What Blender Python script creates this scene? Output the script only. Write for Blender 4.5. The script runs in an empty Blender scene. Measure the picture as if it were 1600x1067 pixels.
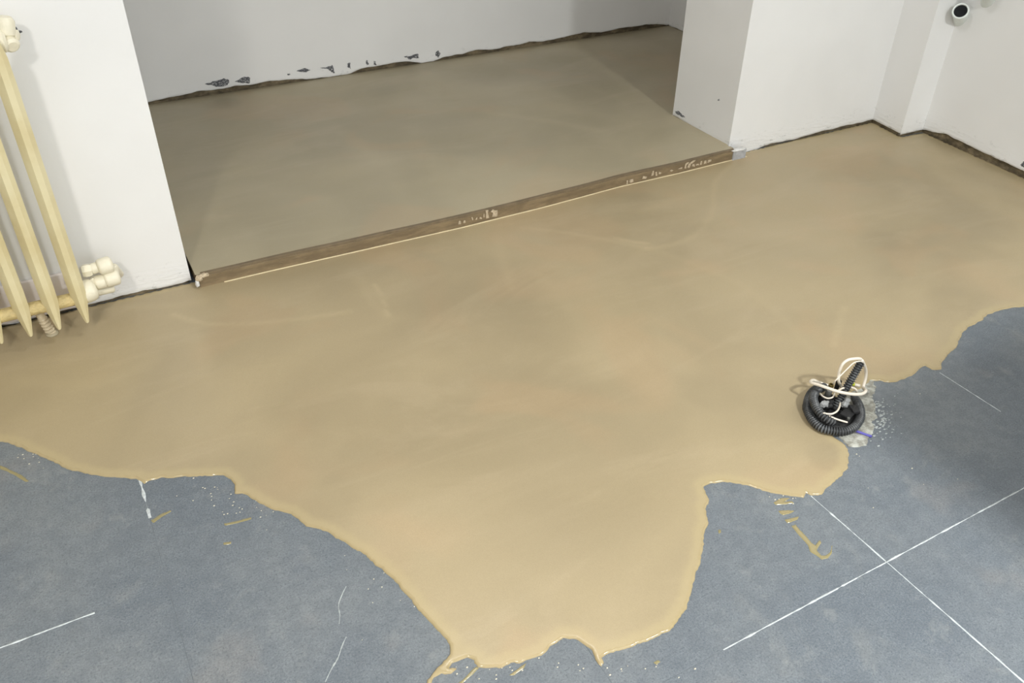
import bpy, bmesh, math, random
import numpy as np
from mathutils import Vector, Matrix, noise, geometry
random.seed(3)
SC = bpy.context.scene
COL = SC.collection

# ------------------------------------------------------------------ camera, world, lights, exposure
F = 1313.1967
R = np.array([[0.87621034, -0.48180830, 0.01077991],
              [-0.27144970, -0.51189040, -0.81503575],
              [0.39820912, 0.71121655, -0.57931038]])      # world -> camera (right, down, forward)
CP = np.array([-0.24577970, -2.73821820, 1.55])
cam = bpy.data.objects.new('camera', bpy.data.cameras.new('camera'))
COL.objects.link(cam)
cam.matrix_world = Matrix(((R[0][0], -R[1][0], -R[2][0], CP[0]), (R[0][1], -R[1][1], -R[2][1], CP[1]),
                           (R[0][2], -R[1][2], -R[2][2], CP[2]), (0, 0, 0, 1)))
cam.data.sensor_width = 36; cam.data.lens = F / 1600 * 36; cam.data.clip_start = .02
SC.camera = cam
SC.view_settings.view_transform = 'Standard'; SC.view_settings.look = 'None'
SC.view_settings.gamma = 1; SC.view_settings.use_curve_mapping = False
SC.view_settings.exposure = 0.0
world = bpy.data.worlds.new('world'); SC.world = world; world.use_nodes = True
world.node_tree.nodes['Background'].inputs[0].default_value = (.93, .97, 1, 1)
world.node_tree.nodes['Background'].inputs[1].default_value = 2.3

CEIL = 2.62
def area_light(name, loc, size, power, col):
    l = bpy.data.lights.new(name, 'AREA'); l.shape = 'DISK'; l.size = size; l.energy = power; l.color = col
    o = bpy.data.objects.new(name, l); o.location = loc; COL.objects.link(o); return o
LAMPS = [((1.70, -3.65, CEIL - .09), .26, 108, (.98, 1, .985)),
         ((-1.15, -3.0, CEIL - .09), .30, 60, (1, .95, .87)),
         ((1.0, -.7, CEIL - .09), .45, 13, (1, .98, .96))]  # last one is an added fill lamp that brightens the niche
for i, (loc, s, p, c) in enumerate(LAMPS):
    area_light('lamp_light', loc, s, p, c)

# ------------------------------------------------------------------ helpers
def ray(x, y): return R.T @ np.array([(x - 800) / F, (y - 533.5) / F, 1.0])
def onz(x, y, z=0.0):
    r = ray(x, y); t = (z - CP[2]) / r[2]; return CP + r * t
def onv(x, y, p0, p1):
    n = np.array([p1[1] - p0[1], -(p1[0] - p0[0]), 0]); r = ray(x, y)
    t = n @ (np.array([p0[0], p0[1], 0]) - CP) / (n @ r); return CP + r * t

def link(name, me, mat=None, parent=None, smooth=True):
    o = bpy.data.objects.new(name, me); COL.objects.link(o)
    if mat is not None:
        for m in (mat if isinstance(mat, (list, tuple)) else [mat]): me.materials.append(m)
    if smooth:
        for p in me.polygons: p.use_smooth = True
    if parent is not None: o.parent = parent
    return o
def pyd(name, v, f, mat=None, parent=None, smooth=True):
    me = bpy.data.meshes.new(name); me.from_pydata([tuple(map(float, a)) for a in v], [], f); me.update()
    return link(name, me, mat, parent, smooth)
def obj(name, bm, mat=None, parent=None, smooth=True, ang=None):
    me = bpy.data.meshes.new(name); bmesh.ops.recalc_face_normals(bm, faces=bm.faces); bm.to_mesh(me); bm.free()
    o = link(name, me, mat, parent, smooth)
    if ang: me.set_sharp_from_angle(angle=math.radians(ang))
    return o
def thing(name, label, cat, loc=(0, 0, 0), group=None):
    o = bpy.data.objects.new(name, None); COL.objects.link(o); o.location = loc
    o.empty_display_size = .05
    return tag(o, label, cat, group)
def tag(o, label=None, cat=None, group=None, kind=None):
    if label: o['label'] = label
    if cat: o['category'] = cat
    if group: o['group'] = group
    if kind: o['kind'] = kind
    return o
def keep(o, parent):
    """parent while keeping world coordinates of mesh data (parent only has a location)"""
    o.parent = parent; o.matrix_parent_inverse = Matrix.Translation(-Vector(parent.location)); return o
def add_box(bm, c, s, rot=None, bev=0):
    r = bmesh.ops.create_cube(bm, size=1)
    vs = r['verts']
    for v in vs: v.co = Vector((v.co.x * s[0], v.co.y * s[1], v.co.z * s[2]))
    if bev:
        es = list({e for v in vs for e in v.link_edges})
        q = bmesh.ops.bevel(bm, geom=es, offset=bev, segments=2, profile=.5, affect='EDGES')
        vs = list({v for f in q['faces'] for v in f.verts} | {v for v in vs if v.is_valid})
    for v in vs:
        co = v.co
        if rot is not None: co = rot @ co
        v.co = co + Vector(c)
    return vs
def catmull(pts, n):
    P = [Vector(p) for p in pts]; P = [P[0] * 2 - P[1]] + P + [P[-1] * 2 - P[-2]]; out = []
    for i in range(1, len(P) - 2):
        a, b, c, d = P[i - 1:i + 3]
        for k in range(n):
            t = k / n
            out.append(.5 * ((2 * b) + (c - a) * t + (2 * a - 5 * b + 4 * c - d) * t * t + (3 * b - a - 3 * c + d) * t ** 3))
    out.append(P[-2]); return out
def resample(path, step):
    out = [path[0]]; acc = 0; L = [0]
    for a, b in zip(path, path[1:]): L.append(L[-1] + (b - a).length)
    n = max(2, int(L[-1] / step)); j = 0; out = []
    for i in range(n + 1):
        s = L[-1] * i / n
        while j < len(L) - 2 and L[j + 1] < s: j += 1
        t = (s - L[j]) / max(1e-9, L[j + 1] - L[j]); out.append(path[j].lerp(path[j + 1], min(1, max(0, t))))
    return out
def add_tube(bm, path, rad, seg=12, caps=True):
    """rad: number or function(i, n)"""
    n = len(path); rings = []; up = Vector((0, 0, 1)); prev = None
    for i, p in enumerate(path):
        t = (path[min(n - 1, i + 1)] - path[max(0, i - 1)]).normalized()
        if prev is None:
            a = t.cross(up)
            if a.length < .1: a = t.cross(Vector((1, 0, 0)))
            a.normalize()
        else:
            a = (prev - t * prev.dot(t)).normalized()
        prev = a; b = t.cross(a)
        r = rad(i, n) if callable(rad) else rad
        rings.append([bm.verts.new(p + a * math.cos(q) * r + b * math.sin(q) * r) for q in [2 * math.pi * k / seg for k in range(seg)]])
    for A, B in zip(rings, rings[1:]):
        for k in range(seg):
            bm.faces.new((A[k], A[(k + 1) % seg], B[(k + 1) % seg], B[k]))
    if caps:
        bm.faces.new(rings[0][::-1]); bm.faces.new(rings[-1])
    return rings
def tube(name, pts, rad, mat, parent=None, seg=12, step=.004, sm=8, caps=True):
    bm = bmesh.new(); path = resample(catmull(pts, sm), step); add_tube(bm, path, rad, seg, caps)
    return obj(name, bm, mat, parent)
def lathe(bm, prof, seg, o, axis, hexa=False):
    """prof: [(r, h)] along axis from o"""
    axis = Vector(axis).normalized(); a = axis.orthogonal().normalized(); b = axis.cross(a); rings = []
    for r, h in prof:
        rings.append([bm.verts.new(Vector(o) + axis * h + (a * math.cos(2 * math.pi * k / seg) + b * math.sin(2 * math.pi * k / seg)) * r) for k in range(seg)])
    for A, B in zip(rings, rings[1:]):
        for k in range(seg): bm.faces.new((A[k], A[(k + 1) % seg], B[(k + 1) % seg], B[k]))
    bm.faces.new(rings[0][::-1]); bm.faces.new(rings[-1]); return rings
def fract(x, amp, f0, seed=0.0, octs=4):
    s = 0
    for k in range(octs):
        s += amp * .55 ** k * noise.noise(Vector((x * f0 * 2 ** k, seed + k * 7.3, seed * .37)))
    return s

# ------------------------------------------------------------------ materials
class M:
    def __init__(s, name, rough=.6, spec=.5, metal=0):
        s.m = bpy.data.materials.new(name); s.m.use_nodes = True; s.t = s.m.node_tree; s.n = s.t.nodes; s.l = s.t.links
        s.b = s.n['Principled BSDF']; s.b.inputs['Roughness'].default_value = rough
        s.b.inputs['Specular IOR Level'].default_value = spec; s.b.inputs['Metallic'].default_value = metal
        s.co = s.n.new('ShaderNodeNewGeometry').outputs['Position']
    def noise(s, scale, detail=4, rough=.55, co=None, dist=0):
        n = s.n.new('ShaderNodeTexNoise'); n.inputs['Scale'].default_value = scale; n.inputs['Detail'].default_value = detail
        n.inputs['Roughness'].default_value = rough; n.inputs['Distortion'].default_value = dist
        s.l.new(co or s.co, n.inputs['Vector']); return n.outputs['Fac']
    def mapped(s, scale, rot=(0, 0, 0), loc=(0, 0, 0)):
        n = s.n.new('ShaderNodeMapping'); n.inputs['Scale'].default_value = scale; n.inputs['Rotation'].default_value = rot
        n.inputs['Location'].default_value = loc; s.l.new(s.co, n.inputs['Vector']); return n.outputs[0]
    def ramp(s, f, a, b, c0=0., c1=1.):
        n = s.n.new('ShaderNodeMapRange'); n.inputs['From Min'].default_value = a; n.inputs['From Max'].default_value = b
        n.inputs['To Min'].default_value = c0; n.inputs['To Max'].default_value = c1; n.interpolation_type = 'SMOOTHSTEP'
        s.l.new(f, n.inputs['Value']); return n.outputs[0]
    def math(s, op, a, b):
        n = s.n.new('ShaderNodeMath'); n.operation = op
        for i, v in enumerate((a, b)):
            if isinstance(v, (int, float)): n.inputs[i].default_value = v
            else: s.l.new(v, n.inputs[i])
        return n.outputs[0]
    def mix(s, f, a, b, mode='MIX'):
        n = s.n.new('ShaderNodeMix'); n.data_type = 'RGBA'; n.blend_type = mode
        for k, v in ((0, f), (6, a), (7, b)):
            if isinstance(v, (int, float)): n.inputs[k].default_value = v
            elif isinstance(v, tuple): n.inputs[k].default_value = (*v, 1) if len(v) == 3 else v
            else: s.l.new(v, n.inputs[k])
        return n.outputs[2]
    def attr(s, name):
        n = s.n.new('ShaderNodeAttribute'); n.attribute_name = name; return n.outputs['Fac']
    def color(s, c):
        if isinstance(c, tuple): s.b.inputs['Base Color'].default_value = (*c, 1)
        else: s.l.new(c, s.b.inputs['Base Color'])
    def rough(s, f): s.l.new(f, s.b.inputs['Roughness'])
    def bump(s, f, dist, strength=1.):
        n = s.n.new('ShaderNodeBump'); n.inputs['Distance'].default_value = dist; n.inputs['Strength'].default_value = strength
        s.l.new(f, n.inputs['Height'])
        if s.b.inputs['Normal'].links: s.l.new(s.b.inputs['Normal'].links[0].from_socket, n.inputs['Normal'])
        s.l.new(n.outputs[0], s.b.inputs['Normal'])
def rgb(r, g, b):
    f = lambda c: (c / 255 / 12.92) if c <= 10 else ((c / 255 + .055) / 1.055) ** 2.4
    return (f(r), f(g), f(b))
def simple(name, c, rough=.6, spec=.5, metal=0, var=.12, scale=30, bump=0):
    m = M(name, rough, spec, metal); d = tuple(x * (1 - var) for x in c); e = tuple(min(1, x * (1 + var)) for x in c)
    m.color(m.mix(m.ramp(m.noise(scale), .3, .7), d, e))
    if bump: m.bump(m.noise(scale * 3), bump)
    return m.m

def screed_mat(name, base, k=1.):
    m = M(name, .42, .5)
    big = m.noise(1.3, 3, .5, dist=.6)
    swirl = m.noise(1.0, 5, .6, m.mapped((1.0, 3.2, 1), (0, 0, .45)), dist=1.6)
    c = m.mix(m.ramp(big, .32, .68), tuple(x * .87 for x in base), tuple(x * 1.07 for x in base))
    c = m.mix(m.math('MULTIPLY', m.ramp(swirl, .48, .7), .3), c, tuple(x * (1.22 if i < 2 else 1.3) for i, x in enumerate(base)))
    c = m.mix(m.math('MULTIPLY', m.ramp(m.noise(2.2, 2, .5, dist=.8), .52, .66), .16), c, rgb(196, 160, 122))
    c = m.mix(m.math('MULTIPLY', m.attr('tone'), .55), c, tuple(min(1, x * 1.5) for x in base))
    c = m.mix(m.math('MULTIPLY', m.attr('wet'), .6), c, tuple(x * .5 for x in base))
    c = m.mix(m.ramp(m.noise(420, 2, .7), .25, .8, 0, .22), c, tuple(x * .55 for x in base))
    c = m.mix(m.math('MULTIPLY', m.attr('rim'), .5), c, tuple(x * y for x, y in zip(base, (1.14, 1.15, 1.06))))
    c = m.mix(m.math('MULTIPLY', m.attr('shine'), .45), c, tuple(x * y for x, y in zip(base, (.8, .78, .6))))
    m.color(c)
    r = m.ramp(m.noise(3, 4), .3, .7, .36, .5)
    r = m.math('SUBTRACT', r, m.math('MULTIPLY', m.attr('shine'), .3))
    m.rough(r)
    m.bump(m.noise(2.2, 3, .5, m.mapped((1, 2.2, 1), (0, 0, .4)), dist=.8), .012, .3)
    m.bump(m.noise(300, 2), .0004, .5)
    return m.m
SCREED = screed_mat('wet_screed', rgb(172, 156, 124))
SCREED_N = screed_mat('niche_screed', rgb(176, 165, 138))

def tile_mat():
    m = M('primed_tile', .5, .45)
    c = m.mix(m.ramp(m.noise(2.2, 4, .6), .3, .7), rgb(96, 105, 114), rgb(118, 124, 128))
    c = m.mix(m.ramp(m.noise(5, 5, .65, dist=1), .56, .72, 0, .5), c, rgb(136, 139, 137))
    c = m.mix(m.ramp(m.noise(3.4, 3, .6, m.mapped((1, 1, 1), loc=(4, 2, 0))), .58, .7, 0, .4), c, rgb(132, 129, 126))
    c = m.mix(m.ramp(m.noise(4, 4, .6, m.mapped((1, .35, 1), (0, 0, .2))), .55, .75, 0, .45), c, rgb(78, 86, 104))
    c = m.mix(m.ramp(m.noise(260, 3, .75), .35, .75, 0, .5), c, rgb(150, 155, 158))
    c = m.mix(m.ramp(m.noise(190, 3, .75, m.mapped((1, 1, 1), loc=(9, 1, 3))), .5, .7, 0, .55), c, rgb(62, 68, 78))
    c = m.mix(m.ramp(m.noise(26, 5, .75), .4, .62, 0, .3), c, rgb(86, 93, 102))
    c = m.mix(m.ramp(m.noise(11, 5, .75, m.mapped((1, 1, 1), loc=(3, 7, 1))), .56, .7, 0, .35), c, rgb(146, 149, 147))
    m.color(c)
    m.rough(m.ramp(m.noise(5, 4), .3, .7, .38, .6))
    m.bump(m.noise(130, 4, .75), .0022, .7)
    m.bump(m.noise(14, 4, .6), .003, .35)
    return m.m
TILE = tile_mat()
GROUT = simple('white_grout', rgb(196, 202, 204), .7, var=.2, scale=90)
JOINT = simple('primed_joint', rgb(104, 111, 117), .7)

def plaster_mat():
    m = M('white_plaster', .55, .35)
    c = m.mix(m.ramp(m.noise(1.6, 3), .3, .7), rgb(231, 231, 230), rgb(237, 237, 236))
    # grime spatter close to the floor
    sep = m.n.new('ShaderNodeSeparateXYZ'); m.l.new(m.co, sep.inputs[0])
    low = m.ramp(sep.outputs['Z'], .03, .13, 1, 0)
    c = m.mix(m.math('MULTIPLY', low, m.ramp(m.noise(22, 5, .7, m.mapped((1, 1, 2))), .58, .66, 0, .5)), c, rgb(170, 172, 170))
    m.color(c)
    m.bump(m.noise(6, 4, .55, m.mapped((1, 1, 2.5))), .004, .35)
    m.bump(m.math('MULTIPLY', low, m.noise(30, 4, .6, m.mapped((.5, .5, 3)))), .006, .6)
    return m.m
PLASTER = plaster_mat()
CUT = simple('broken_plaster_edge', rgb(150, 146, 138), .9, var=.3, scale=80, bump=.003)
def core_mat():
    m = M('damp_bare_base', .75, .3)
    c = m.mix(m.ramp(m.noise(14, 5, .7, m.mapped((1, 1, 2))), .35, .7), rgb(80, 72, 57), rgb(136, 122, 97)); m.color(c)
    m.bump(m.noise(40, 5, .7), .006); return m.m
CORE = core_mat()
SCUFFM = M('dark_scuff', .7, .3); SCUFFM.color(SCUFFM.mix(SCUFFM.ramp(SCUFFM.noise(170, 3, .7, SCUFFM.mapped((.5, .5, 1.3))), .50, .64), rgb(84, 86, 90), rgb(196, 197, 198))); SCUFFM = SCUFFM.m

# ------------------------------------------------------------------ setting: walls
A = (2.42, 0.0); AB = (2.428, .43); B = (3.355, -.015); C1 = (3.325, -.215); C2 = (3.475, -.225); D = (3.415, -.85)
dD = (D[0] - C2[0], D[1] - C2[1]); E2 = (C2[0] + dD[0] * 7.2, C2[1] + dD[1] * 7.2)
YB = 1.757; SZ = .052; NX = 3.42; NL = -1.2

def wall_skin(name, p0, p1, bottom, ztop=CEIL, thick=.014, parent=None, kind=True, amp=.0035, zdef=.012, outward=None, z0def=None):
    """plaster skin on the vertical plane p0->p1 with a torn lower edge given by picture points or (u,z)"""
    d = Vector((p1[0] - p0[0], p1[1] - p0[1], 0)); L = d.length; d.normalize()
    n = Vector((d.y, -d.x, 0)) if outward is None else Vector(outward)
    pts = []
    for q in bottom:
        if len(q) == 3: pts.append((q[0], q[1]))
        else:
            w = onv(q[0], q[1], p0, p1); u = (Vector(w) - Vector((*p0, 0))).dot(d); pts.append((u, float(w[2])))
    pts.sort()
    us = np.array([p[0] for p in pts]); zs = np.array([p[1] for p in pts])
    N = max(6, min(420, int(L / .008))); V = []; Fc = []
    hs = [None, .03, .08, .2, .6, ztop]
    for i in range(N + 1):
        u = L * i / N; z = float(np.interp(u, us, zs))
        if 0 < i < N: z += fract(u, amp, 14, p0[0] * 3 + p0[1])
        w = 0.0015 * noise.noise(Vector((u * 9, p0[1], 3)))
        base = Vector((*p0, 0)) + d * u
        col = [base - n * thick + Vector((0, 0, z + .001)), base - n * .002 + Vector((0, 0, z)), base + n * w * .5 + Vector((0, 0, z + .002))]
        for h in (.012, .04, .12, .5): col.append(base + n * w * (1 if h < .1 else 0) + Vector((0, 0, z + h)))
        col.append(base + Vector((0, 0, ztop))); V += col
    K = 8
    for i in range(N):
        for k in range(K - 1):
            a = i * K + k; Fc.append((a, a + K, a + K + 1, a + 1))
    o = pyd(name, V, Fc, [PLASTER, CUT], parent, smooth=True)
    for j, p in enumerate(o.data.polygons):
        if j % (K - 1) == 0: p.material_index = 1
    if kind: tag(o, kind='structure')
    return o
def core(parent, p0, p1, depth=.1, z1=CEIL, z0=-.02, inset=.009, outward=None, e=(.012, .012)):
    d = Vector((p1[0] - p0[0], p1[1] - p0[1], 0)); L = d.length; d.normalize(); n = Vector((d.y, -d.x, 0)) if outward is None else Vector(outward)
    p0 = (p0[0] - d.x * e[0], p0[1] - d.y * e[0]); L += e[0] + e[1]
    V = []; N = max(4, int(L / .02))
    for i in range(N + 1):
        b = Vector((*p0, 0)) + d * (L * i / N) - n * inset
        for j, z in enumerate((z0, .0, .012, .025, .04, .055, .075, .1, z1)):
            r = .005 * noise.noise(Vector((i * .4, z * 60, p0[0]))) if 0 < i < N else 0
            V.append(b + n * r + Vector((0, 0, z)))
    Fc = []; K = 9
    for i in range(N):
        for k in range(K - 1):
            a = i * K + k; Fc.append((a, a + K, a + K + 1, a + 1))
    o = pyd('bare_base', V, Fc, CORE, parent)
    tag(o, label='dark damp bare masonry below torn plaster'); return o

# picture points of the torn plaster edges
back_px = [(222, 161.5), (238, 158.6), (260, 153.4), (277, 150), (310, 143), (349, 139), (368, 134.5), (388, 133), (427, 126.7), (472, 123.5), (492, 123.5),
           (518, 119.6), (544, 116), (567, 107), (589, 104), (615, 98.5), (635, 96), (658, 99), (677, 96), (694, 89), (723, 84), (743, 78), (769, 78),
           (782, 75.4), (808, 70), (827, 66), (850, 65), (876, 59), (912, 51.4), (938, 50.7), (974, 44), (1009, 39), (1029, 38), (1043, 39)]
wb = wall_skin('wall_back', (NL, YB), (NX, YB), back_px + [(0, .05, 0)])
core(wb, (NL, YB), (NX, YB))
wr = wall_skin('wall_niche_right', (NX, YB), (NX, .43), [(1045, 40), (1068, 49), (2., .055, 0)])
core(wr, (NX, YB), (NX, .43))
wl = wall_skin('wall_niche_left', (NL, .43), (NL, YB), [(0, .05, 0), (1.3, .05, 0)], outward=(1, 0, 0)); core(wl, (NL, .43), (NL, YB), outward=(1, 0, 0))

pl = wall_skin('wall_pier_right', A, B, [(1137, 231), (1159, 242), (1164, 241.5), (1175, 237.5), (1185, 232.5), (1195, 227.5), (1205, 224.5), (1220, 222), (1240, 218.6), (1270, 209), (1300, 202.5), (1326, 195), (1352, 191), (1364, 187)])
core(pl, A, B, e=(-.009, .012))
s = wall_skin('reveal', AB, A, [(1050, 179), (1075, 194), (1100, 208), (1120, 219), (1137, 229)], parent=pl, kind=False, amp=.002); core(pl, AB, A, e=(0, -.009))
wall_skin('rear_face', (NX, .43), AB, [(0, .05, 0), (1, .05, 0)], parent=pl, kind=False)
ch = wall_skin('wall_pipe_chase', B, C1, [(1364, 187.5), (1385, 198), (1407, 209)], amp=.001); core(ch, B, C1, e=(.012, -.009))
wall_skin('front_face', C1, C2, [(1407, 211), (1441, 203)], parent=ch, kind=False, amp=.001); core(ch, C1, C2, e=(-.009, .012))
wq = wall_skin('wall_right', C2, E2, [(1441, 202.5), (1457, 207), (1480, 210), (1495, 219), (1517, 229.5), (1536, 238), (1555, 247.5), (1574, 255), (1585, 260.6), (1600, 268), (1.2, .03, 0), (4, .03, 0)])
core(wq, C2, E2)
XL = -2.6
wp = wall_skin('wall_front_left', (XL, 0), (0, 0), [(0, .012, 0), (2.0, .01, 0), (28, 505), (97, 485), (120, 481), (194, 462), (202, 460), (225, 454.5), (253, 451), (281, 443), (292, 440)])
core(wp, (XL, 0), (0, 0), e=(.012, -.009))
wall_skin('reveal', (0, 0), (0, .43), [(0, .035, 0), (.43, .05, 0)], parent=wp, kind=False, outward=(1, 0, 0)); core(wp, (0, 0), (0, .43), outward=(1, 0, 0), e=(-.009, 0))
wall_skin('rear_face', (0, .43), (NL, .43), [(0, .05, 0), (1.2, .05, 0)], parent=wp, kind=False, outward=(0, 1, 0))
YN = -5.2
w_ = wall_skin('wall_left', (XL, YN), (XL, 0), [(0, .01, 0), (5.2, .01, 0)], outward=(1, 0, 0)); core(w_, (XL, YN), (XL, 0), outward=(1, 0, 0))
# near wall; wide unseen window added to let in frontal fill light
bm = bmesh.new(); WX0, WX1, WZ0, WZ1 = -2.0, 2.5, .75, 2.35
add_box(bm, ((XL + WX0) / 2, YN - .1, CEIL / 2), (WX0 - XL, .2, CEIL)); add_box(bm, ((WX1 + 3.2) / 2, YN - .1, CEIL / 2), (3.2 - WX1, .2, CEIL))
add_box(bm, ((WX0 + WX1) / 2, YN - .1, WZ0 / 2), (WX1 - WX0, .2, WZ0)); add_box(bm, ((WX0 + WX1) / 2, YN - .1, (WZ1 + CEIL) / 2), (WX1 - WX0, .2, CEIL - WZ1))
tag(obj('wall_near', bm, PLASTER, smooth=False), kind='structure')
bm = bmesh.new()
for xx in (WX0 + .03, WX1 - .03, (WX0 + WX1) / 2): add_box(bm, (xx, YN - .12, (WZ0 + WZ1) / 2), (.06, .06, WZ1 - WZ0), bev=.004)
for zz in (WZ0 + .03, WZ1 - .03): add_box(bm, ((WX0 + WX1) / 2, YN - .12, zz), (WX1 - WX0, .055, .06), bev=.004)
tag(obj('fill_window_1', bm, simple('white_frame', (.8, .8, .8), .4), smooth=False), kind='structure')
bm = bmesh.new(); add_box(bm, (.45, -1.65, CEIL + .05), (6.4, 7.5, .1)); tag(obj('ceiling', bm, PLASTER, smooth=False), kind='structure')

# scuffs and knocks in the plaster: thin irregular patches of exposed grey filler, part of their wall
def scuff(parent, px, p0, p1, out=.0006, name='scuff_mark'):
    d = Vector((p1[0] - p0[0], p1[1] - p0[1], 0)).normalized(); n = Vector((d.y, -d.x, 0))
    w = [Vector(onv(x, y, p0, p1)) for x, y in px]; P = []
    for i, a in enumerate(w):
        b = w[(i + 1) % len(w)]
        for k in range(4):
            q = a.lerp(b, k / 4); j = .003 if k else .001
            P.append(q + d * random.uniform(-j, j) + Vector((0, 0, random.uniform(-j, j))))
    c = sum(P, Vector()) / len(P)
    V = [p + n * .0002 for p in P] + [c.lerp(p, .75) + n * .0014 for p in P] + [c + n * .0015]; N = len(P)
    Fc = [(i, (i + 1) % N, N + (i + 1) % N, N + i) for i in range(N)] + [(N + i, N + (i + 1) % N, 2 * N) for i in range(N)]
    return tag(pyd(name, V, Fc, SCUFFM, parent, smooth=False), label='dark grey scuff in white plaster')
BW = ((NL, YB - .0012), (NX, YB - .0012))
for px in ([(320, 131), (338, 126), (349, 122.5), (357, 124), (358, 130), (352, 134), (338, 136)],
           [(366, 128), (378, 121), (388, 119.5), (391, 122), (390, 130), (380, 130)],
           [(463, 111), (476, 106), (485, 109), (478, 113)], [(500, 106), (517, 103), (519, 101), (523, 114), (518, 113), (512, 107)],
           [(543, 100), (547, 97), (548, 107), (544, 106)], [(572, 95), (574, 94), (576, 101), (573, 102)], [(584, 95), (587, 96), (588, 102), (584, 101)],
           [(631, 88), (640, 88), (653, 84), (655, 90), (645, 91), (640, 93)], [(680, 83), (685, 78), (688, 84), (685, 90), (681, 87)], [(449, 116), (453, 114), (454, 117), (450, 118)]):
    scuff(wb, px, *BW)
scuff(pl, [(1054, 173), (1060, 173), (1069, 181), (1071, 184), (1064, 182), (1055, 177)], AB, A)
scuff(pl, [(1121, 155), (1124, 154.5), (1125, 157), (1122, 157.5)], AB, A)
scuff(wq, [(1594, 257), (1599, 252), (1606, 254), (1604, 262), (1596, 260)], C2, E2)
scuff(wp, [(17, 40), (23, 39), (28, 46), (35, 50), (30, 53), (22, 52), (17, 48)], (XL, 0), (0, 0))

# ------------------------------------------------------------------ setting: floor tiles
bm = bmesh.new(); add_box(bm, (.45, -1.65, -.0507), (6.6, 7.5, .1)); floor = tag(obj('floor', bm, JOINT, smooth=False), kind='structure')
XS = [-2.6, -1.79, -1.055, -.32, .4225, 1.165, 1.8945, 2.63, 3.46]
YS = [-5.2, -4.94, -4.2, -3.48, -2.752, -2.026, -1.302, -.575, .01]
for i in range(len(XS) - 1):
    for j in range(len(YS) - 1):
        g = .0007; x0, x1, y0, y1 = XS[i] + g, XS[i + 1] - g, YS[j] + g, YS[j + 1] - g
        dz = random.uniform(-.0004, .0004); bm = bmesh.new()
        add_box(bm, ((x0 + x1) / 2, (y0 + y1) / 2, -.005 + dz), (x1 - x0, y1 - y0, .01), bev=.0004)
        obj('floor_tile', bm, TILE, floor, smooth=False)
def grout(p0, p1, w=.0030, breaks=()):
    a = Vector((*onz(*p0)[:2], 0)); b = Vector((*onz(*p1)[:2], 0))
    if abs(a.x - b.x) < abs(a.y - b.y):
        sx = min(XS, key=lambda v: abs(v - a.x)); a.x = b.x = sx
    else:
        sy = min(YS, key=lambda v: abs(v - a.y)); a.y = b.y = sy
    d = (b - a); L = d.length; d.normalize(); n = Vector((-d.y, d.x, 0)); N = int(L / .006); V = []; Fc = []
    for i in range(N + 1):
        u = L * i / N; ww = w * (.75 + .9 * noise.noise(Vector((u * 35, a.x, a.y)))) * (0.12 if any(s < i / N < e for s, e in breaks) else 1)
        ww = max(ww, .0006)
        if noise.noise(Vector((u * 22, a.y * 3, 5))) < -.42: ww = .0005
        o = n * .0006 * noise.noise(Vector((u * 20, 3, 1))); z = .0006
        V += [a + d * u - n * ww / 1.6 + o + Vector((0, 0, -.003)), a + d * u - n * ww / 2.2 + o + Vector((0, 0, z)), a + d * u + n * ww / 2.2 + o + Vector((0, 0, z)), a + d * u + n * ww / 1.6 + o + Vector((0, 0, -.003))]
    for i in range(N):
        for k in range(3): q = i * 4 + k; Fc.append((q, q + 4, q + 5, q + 1))
    tag(pyd('grout_line', V, Fc, GROUT, floor), label='white grout left in the joint')
grout((1268, 774), (1640, 1100), .0042, ((.02, .1), (.2, .215), (.53, .56)))
grout((1130, 1015), (1640, 742), .0042, ((.36, .385), (.7, .72)))
grout((-30, 1026), (148, 957), .0045, ((.42, .46),))
grout((217, 745), (236, 809), .0075)
grout((1470, 581), (1562, 644), .0022, ((.5, .6),))
grout((555, 838), (620, 805), .001)

# ------------------------------------------------------------------ poured screed
def dist_to(P, poly):
    A_ = poly; B_ = np.roll(poly, -1, 0); D_ = B_ - A_; L2 = (D_ ** 2).sum(1) + 1e-12; out = np.empty(len(P))
    for s in range(0, len(P), 1500):
        q = P[s:s + 1500, None, :] - A_[None]; t = np.clip((q * D_[None]).sum(2) / L2, 0, 1)
        out[s:s + 1500] = np.sqrt(((q - t[..., None] * D_[None]) ** 2).sum(2).min(1))
    return out
def inside(P, poly):
    x, y = P[:, 0], P[:, 1]; c = np.zeros(len(P), bool); n = len(poly); j = n - 1
    for i in range(n):
        xi, yi = poly[i]; xj, yj = poly[j]
        if yi != yj:
            c ^= ((yi > y) != (yj > y)) & (x < (xj - xi) * (y - yi) / (yj - yi) + xi)
        j = i
    return c
def rough_line(pts, step, amp, seed):
    out = []; n = len(pts)
    for i in range(n):
        a = np.array(pts[i][:2]); b = np.array(pts[(i + 1) % n][:2]); L = np.hypot(*(b - a)); k = max(1, int(L / step)); straight = len(pts[i]) > 2
        nn = np.array([-(b - a)[1], (b - a)[0]]) / max(L, 1e-6)
        if straight: k = max(1, min(k, int(L / .03)))
        for q in range(k):
            p = a + (b - a) * q / k
            if not straight:
                p = p + nn * (amp * noise.noise(Vector((p[0] * 40, p[1] * 40, seed))) + amp * .8 * noise.noise(Vector((p[0] * 130, p[1] * 130, seed))))
            out.append(p)
    return np.array(out)
def seg_dist(P, line):
    d = np.full(len(P), 9.); 
    for a, b in zip(line, line[1:]):
        a = np.array(a); b = np.array(b); D_ = b - a; t = np.clip(((P - a) @ D_) / (D_ @ D_ + 1e-12), 0, 1)
        d = np.minimum(d, np.hypot(*(P - a - t[:, None] * D_).T))
    return d
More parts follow.
